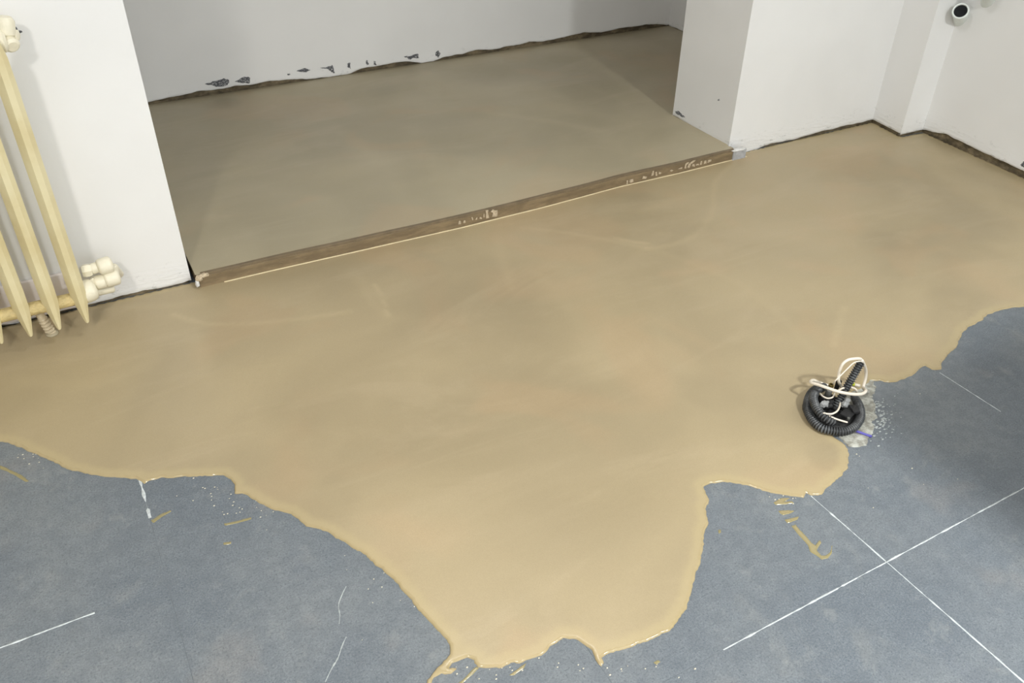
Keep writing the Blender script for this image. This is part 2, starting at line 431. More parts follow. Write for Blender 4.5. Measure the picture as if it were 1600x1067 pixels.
def sheet(name, outline, h, pitch, mat, parent=None, rimw=.02, edge=.004, ridges=(), patches=(), wet=None, zb=0., zfun=None, shine=1., riml=1.):
    poly = outline; n = len(poly); area = .5 * np.sum(poly[:, 0] * np.roll(poly[:, 1], -1) - np.roll(poly[:, 0], -1) * poly[:, 1])
    if area < 0: poly = poly[::-1].copy()
    t = np.roll(poly, -1, 0) - np.roll(poly, 1, 0); t /= np.hypot(*t.T)[:, None] + 1e-9; nin = np.stack([-t[:, 1], t[:, 0]], 1)
    pts = []
    for off in (edge * .35, edge, edge * 2.2, rimw * .6, rimw * 1.1):
        q = poly + nin * off; q = q[inside(q, poly)]; dd = dist_to(q, poly); pts.append(q[dd > off * .75])
    x0, y0 = poly.min(0); x1, y1 = poly.max(0)
    gx, gy = np.meshgrid(np.arange(x0, x1, pitch), np.arange(y0, y1, pitch)); G = np.stack([gx.ravel(), gy.ravel()], 1)
    G += np.random.RandomState(4).uniform(-.2, .2, G.shape) * pitch
    G = G[inside(G, poly)]; dg = dist_to(G, poly); pts.append(G[dg > max(pitch * .5, edge)])
    I = np.concatenate(pts); allp = np.concatenate([poly, I])
    r = geometry.delaunay_2d_cdt([Vector(p) for p in allp], [(i, (i + 1) % n) for i in range(n)], [], 1, 1e-6)
    V2 = np.array([(v.x, v.y) for v in r[0]]); Fc = [tuple(f) for f in r[2]]
    d = dist_to(V2, poly)
    z = zb + h * np.sqrt(np.clip(1 - (1 - np.clip(d / edge, 0, 1)) ** 2, 0, 1))
    tone = np.zeros(len(V2)); wt = np.zeros(len(V2))
    for line, w, hh, k in ridges:
        L = [onz(*p, zb + h)[:2] for p in line]; L = [np.array(v[:2]) for v in catmull([(a[0], a[1], 0) for a in L], 6)]
        q = seg_dist(V2, L); g = np.exp(-(q / w) ** 2); z = z + g * hh; tone = tone + g * k
    for cx, cy, rx, k in patches:
        c = onz(cx, cy, zb + h)[:2]; q = np.hypot(*(V2 - c).T) / rx; wob = np.array([1 + .5 * noise.noise(Vector((p[0] * 5, p[1] * 5, cx * .1))) for p in V2]); g = 1 / (1 + np.exp((q * wob - 1) * 9)); wt = wt + g * k
    if wet is not None: wt = wt + wet(V2)
    if zfun is not None: z = z + zfun(V2)
    me = bpy.data.meshes.new(name); me.from_pydata([(float(a), float(b), float(c)) for (a, b), c in zip(V2, z)], [], Fc); me.update()
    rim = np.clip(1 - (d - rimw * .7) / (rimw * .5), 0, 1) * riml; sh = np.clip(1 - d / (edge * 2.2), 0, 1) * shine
    for nm, arr in (('tone', tone), ('wet', wt), ('rim', rim), ('shine', sh)):
        at = me.attributes.new(nm, 'FLOAT', 'POINT'); at.data.foreach_set('value', np.clip(arr, 0, 1).astype(np.float32))
    return link(name, me, mat, parent)

edge_px = [(0, 690), (15, 692), (28, 697), (40, 703), (60, 710), (85, 723), (110, 734), (140, 741), (175, 745), (212, 748), (218, 751), (225, 755), (233, 751), (248, 747), (280, 745), (320, 743), (350, 742), (360, 749), (366, 756), (367, 770),
           (385, 773), (400, 783), (430, 797), (455, 803), (468, 813), (478, 822), (490, 824), (505, 828), (535, 845), (565, 863), (590, 885), (615, 905), (640, 935), (665, 965), (690, 990), (702, 1007), (703, 1022), (697, 1030), (686, 1040),
           (676, 1050), (668, 1062), (664, 1072), (671, 1071), (678, 1059), (690, 1053), (705, 1052), (714, 1044), (700, 1043), (706, 1036), (720, 1030), (730, 1027), (741, 1031), (747, 1042), (760, 1044), (780, 1043), (795, 1038), (803, 1034), (812, 1036), (822, 1031), (845, 1023), (852, 1018), (860, 1010), (869, 1003), (880, 996), (895, 997),
           (908, 1003), (920, 1012), (928, 1021), (930, 1030), (934, 1038), (940, 1041), (943, 1035), (939, 1026), (950, 1022), (985, 1011), (1020, 998), (1046, 985), (1062, 967), (1073, 947), (1081, 927), (1084, 905), (1093, 880), (1100, 850), (1101, 832), (1107, 816), (1104, 806), (1103, 795),
           (1107, 781), (1102, 771), (1100, 761), (1110, 755), (1125, 753), (1145, 753.5), (1168, 757), (1187, 764), (1205, 770), (1235, 774), (1255, 777), (1259, 770), (1266, 774), (1285, 773), (1291, 763), (1302, 753), (1315, 743), (1324, 733), (1326, 718), (1326, 702), (1322, 696), (1312, 690), (1300, 680), (1296, 660), (1310, 640),
           (1325, 615), (1348, 607), (1360, 594), (1375, 595), (1385, 597), (1400, 597), (1415, 591), (1430, 584), (1440, 573), (1446, 571), (1456, 577), (1471, 577), (1473, 564), (1481, 554), (1494, 543), (1499, 530), (1506, 517), (1518, 509), (1532, 502), (1543, 492), (1560, 485), (1580, 481), (1600, 479)]
H = .004
ol = [(*onz(x, y, .001)[:2],) for x, y in edge_px]
ol += [(2.75, -1.42), (3.05, -1.45), (3.37, -1.5, 1), (C2[0] + .008, C2[1] - .004, 1), (C1[0] + .008, C1[1], 1), (B[0] + .01, B[1] + .008, 1), (XL + .01, .008, 1), (XL + .01, -.72)]
ol += [(-1.9, -.78), (-1.3, -.8)]
outline = rough_line(ol, .006, .0035, 1.7)
ridges = [([(270, 492), (330, 506), (420, 503), (500, 494), (545, 487)], .010, .0009, .5), ([(585, 445), (598, 468), (606, 495)], .008, .0009, .45),
          ([(560, 432), (580, 470), (600, 492)], .02, .0005, .2),
          ([(1150, 250), (1118, 285), (1113, 330), (1092, 362), (1055, 380), (1012, 388)], .013, .001, .4), ([(965, 373), (990, 378), (1010, 380)], .012, .001, .7),
          ([(815, 355), (880, 362), (950, 375), (1010, 388)], .012, .0008, .35), ([(1010, 385), (1080, 410), (1150, 440), (1215, 490), (1265, 545)], .02, .0006, .14),
          ([(1320, 480), (1310, 510), (1302, 540)], .012, .0008, .35), ([(310, 510), (316, 560), (330, 600)], .03, .0004, .15), ([(0, 590), (100, 600), (180, 590), (240, 560)], .03, .0004, .15),
          ([(1000, 330), (1060, 310), (1100, 300)], .02, .0006, .25), ([(840, 430), (900, 500), (930, 560)], .03, .0004, .1), ([(776, 370), (790, 420), (800, 450)], .02, .0005, .2),  # last stroke: a reflection streak painted in as a paler ridge
          ([(180, 480), (260, 478), (320, 470)], .02, .0005, .2)]
patches = [(400, 520, .16, .18), (1110, 615, .09, .22), (1290, 715, .06, .35), (1380, 375, .08, .2), (1270, 648, .06, .55), (540, 600, .2, .12), (520, 655, .09, .12), (1060, 345, .12, .14), (1290, 275, .2, .12)]  # soft darker patches, the strongest just left of the coil
def edge_dark(P):
    # darker margin along the walls
    n = np.array([noise.noise(Vector((p[0] * 5, p[1] * 5, 2))) for p in P])
    m = np.clip(1 - (np.abs(P[:, 1]) - .01) / (.05 + .03 * n), 0, 1) * (P[:, 0] > 2.45)
    dr = P[:, 0] - (3.475 - (-.225 - P[:, 1]) * .096)
    m2 = np.clip(1 - (-dr) / (.05 + .03 * n), 0, 1)
    return .45 * np.maximum(m, m2) * 1.0
scr = sheet('poured_screed', outline, H, .0145, SCREED, ridges=ridges, patches=patches, wet=edge_dark, rimw=.028, edge=.0045)
tag(scr, 'large pool of wet tan levelling compound spreading over blue-grey tiles with scalloped edge', 'screed')

# raised niche slab; its front edge is slightly bowed in plan
_sp = [onz(x, y, SZ)[:2] for x, y in ((310, 429), (414, 405), (591, 366), (720, 337.5), (844, 307.5), (970, 274.5), (1060, 254.5), (1132, 237))]
_sx = [-.05] + [p[0] for p in _sp] + [2.6]; _sy = [_sp[0][1] + .004] + [p[1] for p in _sp] + [_sp[-1][1]]
def yf(x): return float(np.interp(x, _sx, _sy))
NIX = .012
nol = rough_line([(x_, yf(x_) + .002, 1) for x_ in [NIX] + [.1 * k for k in range(1, 24)] + [A[0] - .004]] + [(A[0] - .004, .004, 1), (A[0] + .004, .012, 1), (AB[0] + .006, .435, 1), (NX + .01, .435, 1), (NX + .01, YB + .006, 1), (NL, YB + .006, 1), (NL, .44, 1), (NIX, .44, 1)], .01, 0, 1)
def back_dark(P):  # darker band towards the back wall
    n = np.array([noise.noise(Vector((p[0] * 6, p[1] * 6, 9))) for p in P])
    return .6 * np.clip(1 - (YB - P[:, 1]) / (.055 + .05 * n), 0, 1)
bm = bmesh.new(); add_box(bm, ((NIX + A[0]) / 2, .23, SZ / 2 - .004), (A[0] - NIX, .44, SZ)); add_box(bm, ((NL + NX) / 2, 1.11, SZ / 2 - .004), (NX - NL, 1.34, SZ))
fn = obj('floor_niche', bm, CORE, smooth=False); tag(fn, kind='structure')
nri = [([(330, 165), (360, 160), (390, 150)], .02, .0004, 0), ([(760, 175), (860, 190), (940, 205)], .03, .0008, .25), ([(500, 180), (600, 260), (640, 330)], .04, .0006, .12), ([(640, 200), (700, 300)], .05, .0006, .12), ([(420, 330), (620, 290), (900, 235)], .05, .0006, .12), ([(905, 130), (960, 150), (1040, 160)], .03, .0005, .1)]
ns = sheet('screed_surface', nol, .001, .022, SCREED_N, fn, ridges=nri, patches=[(355, 160, .07, .5), (600, 140, .1, .2), (680, 105, .08, .2)], wet=back_dark, zb=SZ - .001, edge=.002, shine=0, riml=0)

# small splashes and drips of screed on the tiles
SPL = screed_mat('splashed_screed', rgb(150, 141, 106))
def splash(px, label, h=.0012, name='screed_splash', mat=None, amp=.0012, step=.003, group=None, cat='splash', zb=0.):
    o = sheet(name, rough_line([tuple(onz(x, y)[:2]) for x, y in px], step, amp, px[0][0]), h, .006, mat or SPL, rimw=.002, edge=.003, zb=zb)
    return tag(o, label, cat, group)
splash([(1216, 798), (1230, 797), (1241, 798), (1235, 802), (1224, 805), (1219, 802)], 'small pale screed dab just below the scalloped pool edge, above the narrower dab')
splash([(1226, 812), (1237, 809), (1248, 807), (1246, 812), (1236, 816), (1230, 817)], 'narrow screed dab between the upper dab and the long hooked smear')
splash([(1236, 822), (1243, 819), (1250, 828), (1260, 838), (1268, 848), (1274, 852), (1281, 843), (1283, 848), (1276, 859), (1283, 868), (1290, 868), (1297, 862), (1300, 852), (1300, 864), (1294, 872), (1284, 874), (1274, 867), (1266, 862), (1262, 851), (1250, 838), (1242, 828)],
       'long hooked screed smear on the blue-grey tile left of the white grout line')
splash([(1208, 785), (1220, 778), (1234, 778), (1225, 784), (1238, 783), (1241, 786), (1228, 788), (1212, 789)], 'thin forked screed streak touching the pool edge near the grout line end')
splash([(1122, 828), (1126, 827), (1127, 832), (1123, 834)], 'tiny round screed drop on tile beside the right-hand bulge of the pool')
splash([(1021, 1035), (1028, 1031), (1032, 1034), (1026, 1038)], 'tiny screed drop below the bottom bulge of the pool')
splash([(715, 1068), (730, 1055), (744, 1041), (748, 1044), (736, 1056), (722, 1068)], 'short diagonal screed streak at the bottom tip of the pool')
splash([(796, 1055), (812, 1043), (822, 1036), (818, 1044), (803, 1055)], 'thin diagonal screed streak under the bottom edge of the pool')
splash([(236, 813), (250, 804), (266, 797), (268, 799), (252, 808), (240, 817)], 'faint slanted screed streak at the end of the short white grout stub')
splash([(350, 818), (370, 814), (392, 808), (393, 811), (368, 818), (352, 821)], 'thin pale screed streak on tile below the left pool edge')
splash([(0, 727), (14, 733), (35, 743), (46, 752), (40, 753), (22, 742), (0, 732)], 'faint curved screed streak at the far left edge')
splash([(349, 848), (362, 846), (361, 850), (350, 851)], 'small flat screed fleck on tile left of the long curved pool edge')
bm = bmesh.new(); rs = random.Random(8)
for cx, cy, sx, sy, k in ((400, 790, 90, 30, 26), (320, 775, 60, 20, 12), (960, 1045, 120, 18, 16), (770, 1048, 60, 14, 12), (600, 940, 90, 90, 10), (1225, 780, 30, 12, 8), (50, 715, 30, 14, 12), (1370, 720, 160, 160, 10)):
    for _ in range(k):
        p = onz(cx + rs.gauss(0, sx / 2), cy + rs.gauss(0, sy / 2)); r = rs.uniform(.0009, .0022)
        if inside(np.array([p[:2]]), outline)[0]: continue
        q = bmesh.ops.create_icosphere(bm, subdivisions=1, radius=r)
        for v in q['verts']: v.co = Vector((v.co.x * rs.uniform(1, 1.6), v.co.y, v.co.z * .5)) + Vector((p[0], p[1], .0008))
tag(obj('screed_specks', bm, simple('speck_white', rgb(214, 208, 190), .2, .6)), 'scattered tiny wet specks of compound on the blue-grey tiles', 'specks', kind='stuff')
# chalky scrape marks on tile
CHALK = simple('chalk_scrape', rgb(170, 176, 176), .8, var=.15, scale=120)
def scrape(pts, w, label):
    L = [Vector((*onz(x, y)[:2], 0)) for x, y in pts]; path = resample(catmull(L, 6), .003); V = []; Fc = []; n = len(path)
    for i, p in enumerate(path):
        t = (path[min(n - 1, i + 1)] - path[max(0, i - 1)]).normalized(); a = Vector((-t.y, t.x, 0)); ww = w * (.25 + abs(1.6 * noise.noise(Vector((i * .25, w * 900, 1)))))
        V += [p - a * ww + Vector((0, 0, .0001)), p + Vector((0, 0, .0009)), p + a * ww * .8 + Vector((0, 0, .0001))]
    for i in range(n - 1):
        for k in range(2): q = i * 3 + k; Fc.append((q, q + 3, q + 4, q + 1))
    tag(pyd('chalky_scrape', V, Fc, CHALK), label, 'scrape mark')
scrape([(541, 916), (535, 928), (529, 945), (531, 960), (530, 975)], .002, 'short whitish scrape on the tile left of the pool, the upper of two in line')
scrape([(541, 995), (535, 1008), (528, 1028), (518, 1045), (508, 1066)], .0024, 'whitish scrape reaching the bottom edge, the lower of two in line')

# ------------------------------------------------------------------ threshold strip between the two floors
STRIP = M('screed_smeared_strip', .6, .4)
STRIP.color(STRIP.mix(STRIP.ramp(STRIP.noise(9, 5, .7, STRIP.mapped((1, 1, 5))), .35, .7), rgb(116, 100, 76), rgb(142, 124, 95)))
STRIP.bump(STRIP.noise(60, 4, .6, STRIP.mapped((.3, 1, 1))), .002); STRIP = STRIP.m
LIP = simple('lip_brown', rgb(118, 103, 80), .6, var=.15, scale=20)
BARE = simple('bare_galvanised', rgb(172, 173, 176), .5, .5, 0, var=.15, scale=60)
PALE = simple('pale_highlight', rgb(222, 208, 172), .3, var=.08)  # colour of the drawn-in highlight below the strip
WH = simple('crumbly_plaster', rgb(222, 221, 218), .8, var=.06, scale=50, bump=.003)
RES = simple('pale_residue', rgb(188, 172, 146), .7, var=.25, scale=150)
ts = thing('threshold_strip', 'long brown screed-smeared metal strip edging the raised niche floor', 'edging strip', (1.2, 0, 0))
def long_box(name, x0, x1, y0, y1, z0, z1, mat, wob=.0008, n=90, lab=None):
    V = []; Fc = []
    for i in range(n + 1):
        x = x0 + (x1 - x0) * i / n; a = wob * noise.noise(Vector((x * 3, y0 * 50, z0 * 40))); b = wob * noise.noise(Vector((x * 4, 8, z1 * 40)))
        c = yf(x) + .002; V += [(x, c + y0 + a, z0), (x, c + y0 + a, z1 - .0008 + b), (x, c + y0 + .0008 + a, z1 + b), (x, c + y1, z1 + b), (x, c + y1, z0)]
    for i in range(n):
        for k in range(5): q = i * 5; Fc.append((q + k, q + 5 + k, q + 5 + (k + 1) % 5, q + (k + 1) % 5))
    Fc += [(4, 3, 2, 1, 0), tuple(n * 5 + k for k in range(5))]
    o = pyd(name, V, Fc, mat, smooth=False); keep(o, ts)
    if lab: o['label'] = lab
    return o
long_box('face_plate', .02, 2.43, -.008, .05, .002, SZ - .007, STRIP, lab='smeared brown upright face')
long_box('top_lip', .03, 2.41, -.0045, .010, SZ - .0075, SZ + .0015, LIP, .0016, lab='thin top lip')
long_box('highlight_line', .1, 2.49, -.0115, -.006, .003, .0065, PALE, .0004, lab='thin pale strip standing in for the highlight along the lower edge')  # meniscus highlight put in as a pale strip
long_box('bare_end', 2.40, 2.475, -.014, .016, .003, SZ - .005, BARE, .0006, 6, 'clean pale grey right-hand end')
# pale residue marks on the face
def residue(px):
    x_ = float(onz(px[0][0], px[0][1], .03)[0]); g0 = yf(x_ - .03) - .0082; g1 = yf(x_ + .05) - .0082
    w = [Vector(onv(x, y, (x_ - .03, g0), (x_ + .05, g1))) for x, y in px]; c = sum(w, Vector()) / len(w)
    V = [p for p in w] + [c.lerp(p, .8) + Vector((0, -.0012, 0)) for p in w]; N = len(w)
    keep(pyd('residue_mark', V, [(i, (i + 1) % N, N + (i + 1) % N, N + i) for i in range(N)] + [tuple(range(N, 2 * N))], RES, smooth=False), ts)['label'] = 'pale scraped residue mark'
S = 140 / 1600
for q in ([(410, 465), (420, 410), (440, 395), (460, 410), (460, 460)], [(500, 440), (505, 400), (535, 390), (545, 430), (520, 442)], [(655, 385), (645, 340), (665, 330), (680, 375), (670, 392)],
          [(715, 385), (730, 350), (755, 330), (745, 380)], [(785, 360), (800, 330), (835, 345), (830, 370)], [(860, 340), (860, 275), (880, 270), (885, 335)], [(910, 360), (900, 210), (950, 205), (940, 260), (965, 350)],
          [(1015, 330), (1030, 250), (990, 240), (1030, 195), (1065, 215), (1115, 210), (1110, 320), (1060, 330)]):
    residue([(680 + x * S, 310 + y * S) for x, y in q])
S = 180 / 1600
for q in ([(165, 515), (170, 465), (190, 460), (188, 510)], [(205, 490), (215, 450), (262, 440), (265, 480), (235, 495)], [(385, 440), (400, 400), (455, 410), (440, 440)], [(510, 400), (530, 330), (550, 325), (545, 390)], [(570, 400), (570, 345), (590, 340), (595, 395)],
          [(615, 370), (620, 340), (655, 355), (635, 378)], [(765, 330), (790, 310), (820, 320), (795, 340)], [(880, 305), (915, 285), (945, 275), (940, 300)], [(970, 295), (985, 235), (1010, 210), (1040, 210), (1000, 245), (995, 295)],
          [(1010, 285), (1030, 235), (1090, 185), (1130, 180), (1095, 215), (1060, 235), (1040, 290)], [(1075, 265), (1085, 235), (1110, 230), (1120, 270)], [(1130, 255), (1140, 235), (1170, 230), (1180, 250)], [(1185, 245), (1200, 195), (1220, 190), (1215, 240)],
          [(1240, 235), (1250, 190), (1275, 180), (1280, 225)], [(1290, 215), (1300, 180), (1345, 170), (1350, 190), (1310, 215)]):
    residue([(960 + x * S, 230 + y * S) for x, y in q])
def lump(name, c, s, mat, seed=0, sub=3, amp=.35, parent=None):
    bm = bmesh.new(); bmesh.ops.create_icosphere(bm, subdivisions=sub, radius=1)
    for v in bm.verts:
        k = 1 + amp * noise.noise(v.co * 1.6 + Vector((seed, 0, 0))) + amp * .5 * noise.noise(v.co * 4 + Vector((seed, 3, 0)))
        v.co = Vector((v.co.x * s[0], v.co.y * s[1], v.co.z * s[2])) * k + Vector(c)
    o = obj(name, bm, mat)
    if parent: keep(o, parent)
    return o
lump('plaster_dab', (2.435, yf(2.43) - .002, SZ - .003), (.038, .016, .006), WH, 2, parent=ts)['label'] = 'white plaster dab on the right-hand end'
lump('crumb', (.022, yf(.02) - .004, .040), (.012, .010, .012), RES, 5, parent=ts); lump('crumb', (.04, yf(.04) - .002, .046), (.017, .009, .008), RES, 6, parent=ts); lump('crumb', (.012, yf(.0) - .008, .022), (.007, .008, .014), WH, 9, parent=ts)
V = [onv(x, y, (0, -.012), (2, -.012)) for x, y in ((312, 440), (330, 434), (350, 433.5), (350, 437), (330, 438.5), (314, 444))]
V2_ = [v + np.array([0, .004, 0]) for v in V]
keep(pyd('torn_flap', V + V2_, [tuple(range(6)), tuple(range(11, 5, -1))] + [(i, (i + 1) % 6, 6 + (i + 1) % 6, 6 + i) for i in range(6)], RES, smooth=False), ts)

# ------------------------------------------------------------------ radiator
CREAM = M('aged_cream_enamel', .38, .5)
CREAM.color(CREAM.mix(CREAM.ramp(CREAM.noise(5, 4, .6), .35, .68), rgb(210, 196, 152), rgb(222, 212, 174)))
CREAM.bump(CREAM.noise(30, 4, .6, CREAM.mapped((1, 1, .6))), .0035, .5); CREAM = CREAM.m
WCREAM = simple('painted_valve_cream', rgb(232, 226, 204), .4, var=.03, scale=30, bump=.001)
GOLD = simple('yellowed_enamel', rgb(206, 186, 132), .5, var=.15, scale=45, bump=.004)
rad = thing('radiator', 'old cream steel column radiator hanging on the left wall', 'radiator', (-.9, -.12, 0))
def section(x):
    bm = bmesh.new(); prof = [(.052, .0045, .006), (.058, .007, .010), (.085, .0125, .018), (.115, .0185, .026), (.145, .0225, .031), (.2, .0235, .033), (.35, .0235, .033), (.6, .0235, .033), (.8, .0235, .033), (.87, .0225, .031), (.905, .017, .025), (.925, .010, .018)]
    rings = []
    for z, w, dp in prof:
        yf = -.186; yb = yf + dp * 2; rx = -.0045 * w / .0235
        cs = [(rx, yf), (w * .5, yf + dp * .16), (w, yf + dp * .55), (w * .9, yb - dp * .3), (w * .3, yb), (-w * .3, yb), (-w * .9, yb - dp * .3), (-w, yf + dp * .75), (-w * .72, yf + dp * .42)]
        rings.append([bm.verts.new((x + a, b, z)) for a, b in cs])
    n = len(cs)
    for P_, Q_ in zip(rings, rings[1:]):
        for k in range(n): bm.faces.new((P_[k], P_[(k + 1) % n], Q_[(k + 1) % n], Q_[k]))
    bm.faces.new(rings[0][::-1]); bm.faces.new(rings[-1])
    es = [e for e in bm.edges if e.calc_face_angle(0) > .5]
    bmesh.ops.bevel(bm, geom=es, offset=.0022, segments=2, affect='EDGES')
    s = obj('section', bm, CREAM, ang=24); keep(s, rad)
    bm = bmesh.new(); lathe(bm, [(.0028, 0), (.0028, .004), (.001, .005)], 8, (x + .001, -.181, .064), (0, -1, .2))
    return s
PITCH = .0805
for i in range(14): section(-.347 - PITCH * i)
for i in range(14):
    x0 = -.347 - PITCH * i
    for z in (.125, .86):
        bm = bmesh.new(); lathe(bm, [(.022, -.02), (.025, .0), (.021, .02), (.021, .06), (.025, .08), (.022, .10)], 14, (x0, -.148, z), (-1, 0, 0))
        q = obj('hub', bm, GOLD if z < .5 else CREAM, ang=50); keep(q, rad); q['label'] = 'yellowed lower hub between columns' if z < .5 else 'cream upper hub between columns'
# lower connection: valve body, nuts and painted bends
def part_lathe(name, prof, o, ax, seg=14, mat=WCREAM, ang=35, lab=None):
    bm = bmesh.new(); lathe(bm, prof, seg, o, ax); q = obj(name, bm, mat, ang=ang); keep(q, rad)
    if lab: q['label'] = lab
    return q
def VP(x, y, d=-.10): return np.array(onv(x, y, (0, d), (1, d)))
def seg_part(name, a, b, r, seg=14, lab=None, rnd=.3, ang=35):
    a = Vector(a); b = Vector(b); L = (b - a).length
    return part_lathe(name, [(r * (1 - rnd), 0), (r * .93, r * .18), (r, r * .4), (r, L - r * .4), (r * .93, L - r * .18), (r * (1 - rnd), L)], a, b - a, seg, ang=ang, lab=lab)
seg_part('reducer', (-.345, -.14, .132), (-.296, -.13, .136), .036, 16, 'cream reducer at the radiator end')
seg_part('union_nut', VP(128, 424, -.11), VP(143, 421, -.11), .021, 6, rnd=.15)
seg_part('valve_body', VP(141, 421, -.108), VP(163, 414, -.108), .0175)
seg_part('valve_dome', VP(152, 419, -.115), VP(176, 411, -.11), .0262, 18, rnd=.5, ang=60)
seg_part('return_body', VP(147, 443, -.115), VP(168, 437, -.115), .0225)
seg_part('union_nut', VP(144, 444, -.113), VP(153, 441, -.113), .0235, 6, rnd=.15)
seg_part('return_dome', VP(162, 438, -.12), VP(187, 431, -.115), .0258, 18, rnd=.5, ang=60)
seg_part('link_pipe', VP(176, 414, -.10), VP(180, 430, -.10), .014)
seg_part('return_pipe', VP(142, 457, -.09), VP(178, 449, -.08), .016)
seg_part('wall_bend', VP(170, 445, -.085), (-.232, -.01, .112), .0135)
seg_part('wall_bend', VP(178, 418, -.10), (-.215, -.01, .10), .013)
# ledge-like pale board behind the lower hubs
bm = bmesh.new(); add_box(bm, (-.99, -.010, .085), (1.24, .016, .13), bev=.003)
tag(obj('back_board', bm, simple('pale_board', rgb(226, 218, 214), .6, var=.03)), 'low pale board fixed along the wall behind the radiator foot', 'board')
# upper valve
part_lathe('reducer', [(.028, 0), (.029, .012), (.02, .02)], (-.335, -.12, .90), (1, 0, 0))
part_lathe('upper_valve_body', [(.016, -.02), (.022, -.012), (.022, .02), (.016, .03)], (-.308, -.10, .925), (.2, 0, 1), 14)
part_lathe('valve_knob', [(.012, 0), (.020, .003), (.021, .018), (.014, .024)], (-.312, -.105, .893), (.3, -.9, -.4), 14)
part_lathe('union_nut', [(.012, 0), (.015, .002), (.015, .014), (.011, .016)], (-.299, -.09, .905), (.8, -.4, 0), 6)
# ribbed stub going down to the floor
rp = resample([Vector((-.476, -.125, .128)), Vector((-.456, -.118, -.002))], .0012)
bm = bmesh.new(); add_tube(bm, rp, lambda i, n: .0125 + (.0030 * math.cos(i * 1.2 * 2 * math.pi / 12.) if i > n * .45 else .0), 16)
tp = thing('threaded_stub', 'short threaded pale rod standing on the floor under the radiator', 'pipe', (-.456, -.118, 0))
keep(obj('rod', bm, simple('pale_thread', rgb(206, 192, 164), .5, var=.12, scale=60)), tp)
tp2 = bmesh.new(); lathe(tp2, [(.020, 0), (.019, .006), (.014, .009)], 14, (-.456, -.118, .003), (0, 0, 1)); keep(obj('collar', tp2, SCREED_N), tp)

# ------------------------------------------------------------------ drain pipes on the right wall
PVC = simple('white_pvc', rgb(226, 232, 228), .35, var=.03)
DARK = simple('dark_bore', rgb(26, 28, 30), .9)
def drain(px, dist, label):
    w = Vector(onv(px[0], px[1], (C2[0] - .075, C2[1]), (E2[0] - .075, E2[1]))); ax = Vector((-.76, -.42, .50)).normalized()
    t = thing('drain_pipe', label, 'pipe', tuple(w))
    bm = bmesh.new(); r0, r1 = .034, .0275
    prof = [(r0 - .004, -.20), (r0 - .004, -.03), (r0, -.028), (r0 + .001, -.001), (r0 - .001, .001), (r1 + .001, .001), (r1, -.001), (r1, -.07)]
    rr = lathe(bm, prof, 28, w, ax)
    keep(obj('pipe', bm, PVC, ang=40), t)
    bm = bmesh.new(); lathe(bm, [(r1 - .0004, -.06), (r1 - .0006, -.006), (.02, -.02), (.001, -.022)], 20, w, ax); keep(obj('bore', bm, DARK), t)
drain((1501, 17), 0, 'open white waste pipe stub poking out of right wall beside the chase')
drain((1546, -14), 0, 'second white waste pipe stub at the top edge of right wall')

# ------------------------------------------------------------------ bare patch and floor outlet with coiled conduit
PATCH = M('rough_mortar', .85, .3)
PATCH.color(PATCH.mix(PATCH.ramp(PATCH.noise(40, 5, .7), .4, .62), rgb(150, 148, 138), rgb(196, 197, 188))); PATCH.bump(PATCH.noise(70, 5, .7), .006); PATCH = PATCH.m
o = sheet('mortar_patch', rough_line([tuple(onz(x, y)[:2]) for x, y in [(1318, 690), (1325, 698), (1340, 698), (1354, 696), (1357, 684), (1362, 678), (1368, 668), (1362, 660), (1372, 652), (1366, 645), (1368, 632), (1362, 622), (1369, 606), (1366, 596), (1355, 588), (1345, 584), (1325, 600), (1300, 640), (1296, 665)]], .003, .005, 4), .003, .008, PATCH, edge=.004, rimw=.002, zb=.0, zfun=lambda P: np.array([.0016 * noise.noise(Vector((p[0] * 60, p[1] * 60, 1))) for p in P]))
tag(o, 'rough pale grey mortar patch around the floor outlet between screed and tile', 'mortar')
bm = bmesh.new(); rs = random.Random(5)
for _ in range(150):
    x = rs.gauss(1375, 13); y = rs.gauss(652, 15) + (x - 1375) * .1
    if x < 1352: continue
    p = onz(x, y); r = rs.uniform(.0012, .0042) * (1 if x < 1385 else .6); q = bmesh.ops.create_icosphere(bm, subdivisions=1, radius=r)
    for v in q['verts']: v.co = Vector((v.co.x * rs.uniform(1, 2.4), v.co.y * rs.uniform(.8, 1.2), v.co.z * .3)) + Vector((p[0], p[1], .0008))
tag(obj('mortar_crumbs', bm, simple('crumb_grey', rgb(176, 182, 182), .8)), 'pale mortar crumbs strewn beside the patch on the dark tile', 'crumbs', kind='stuff')

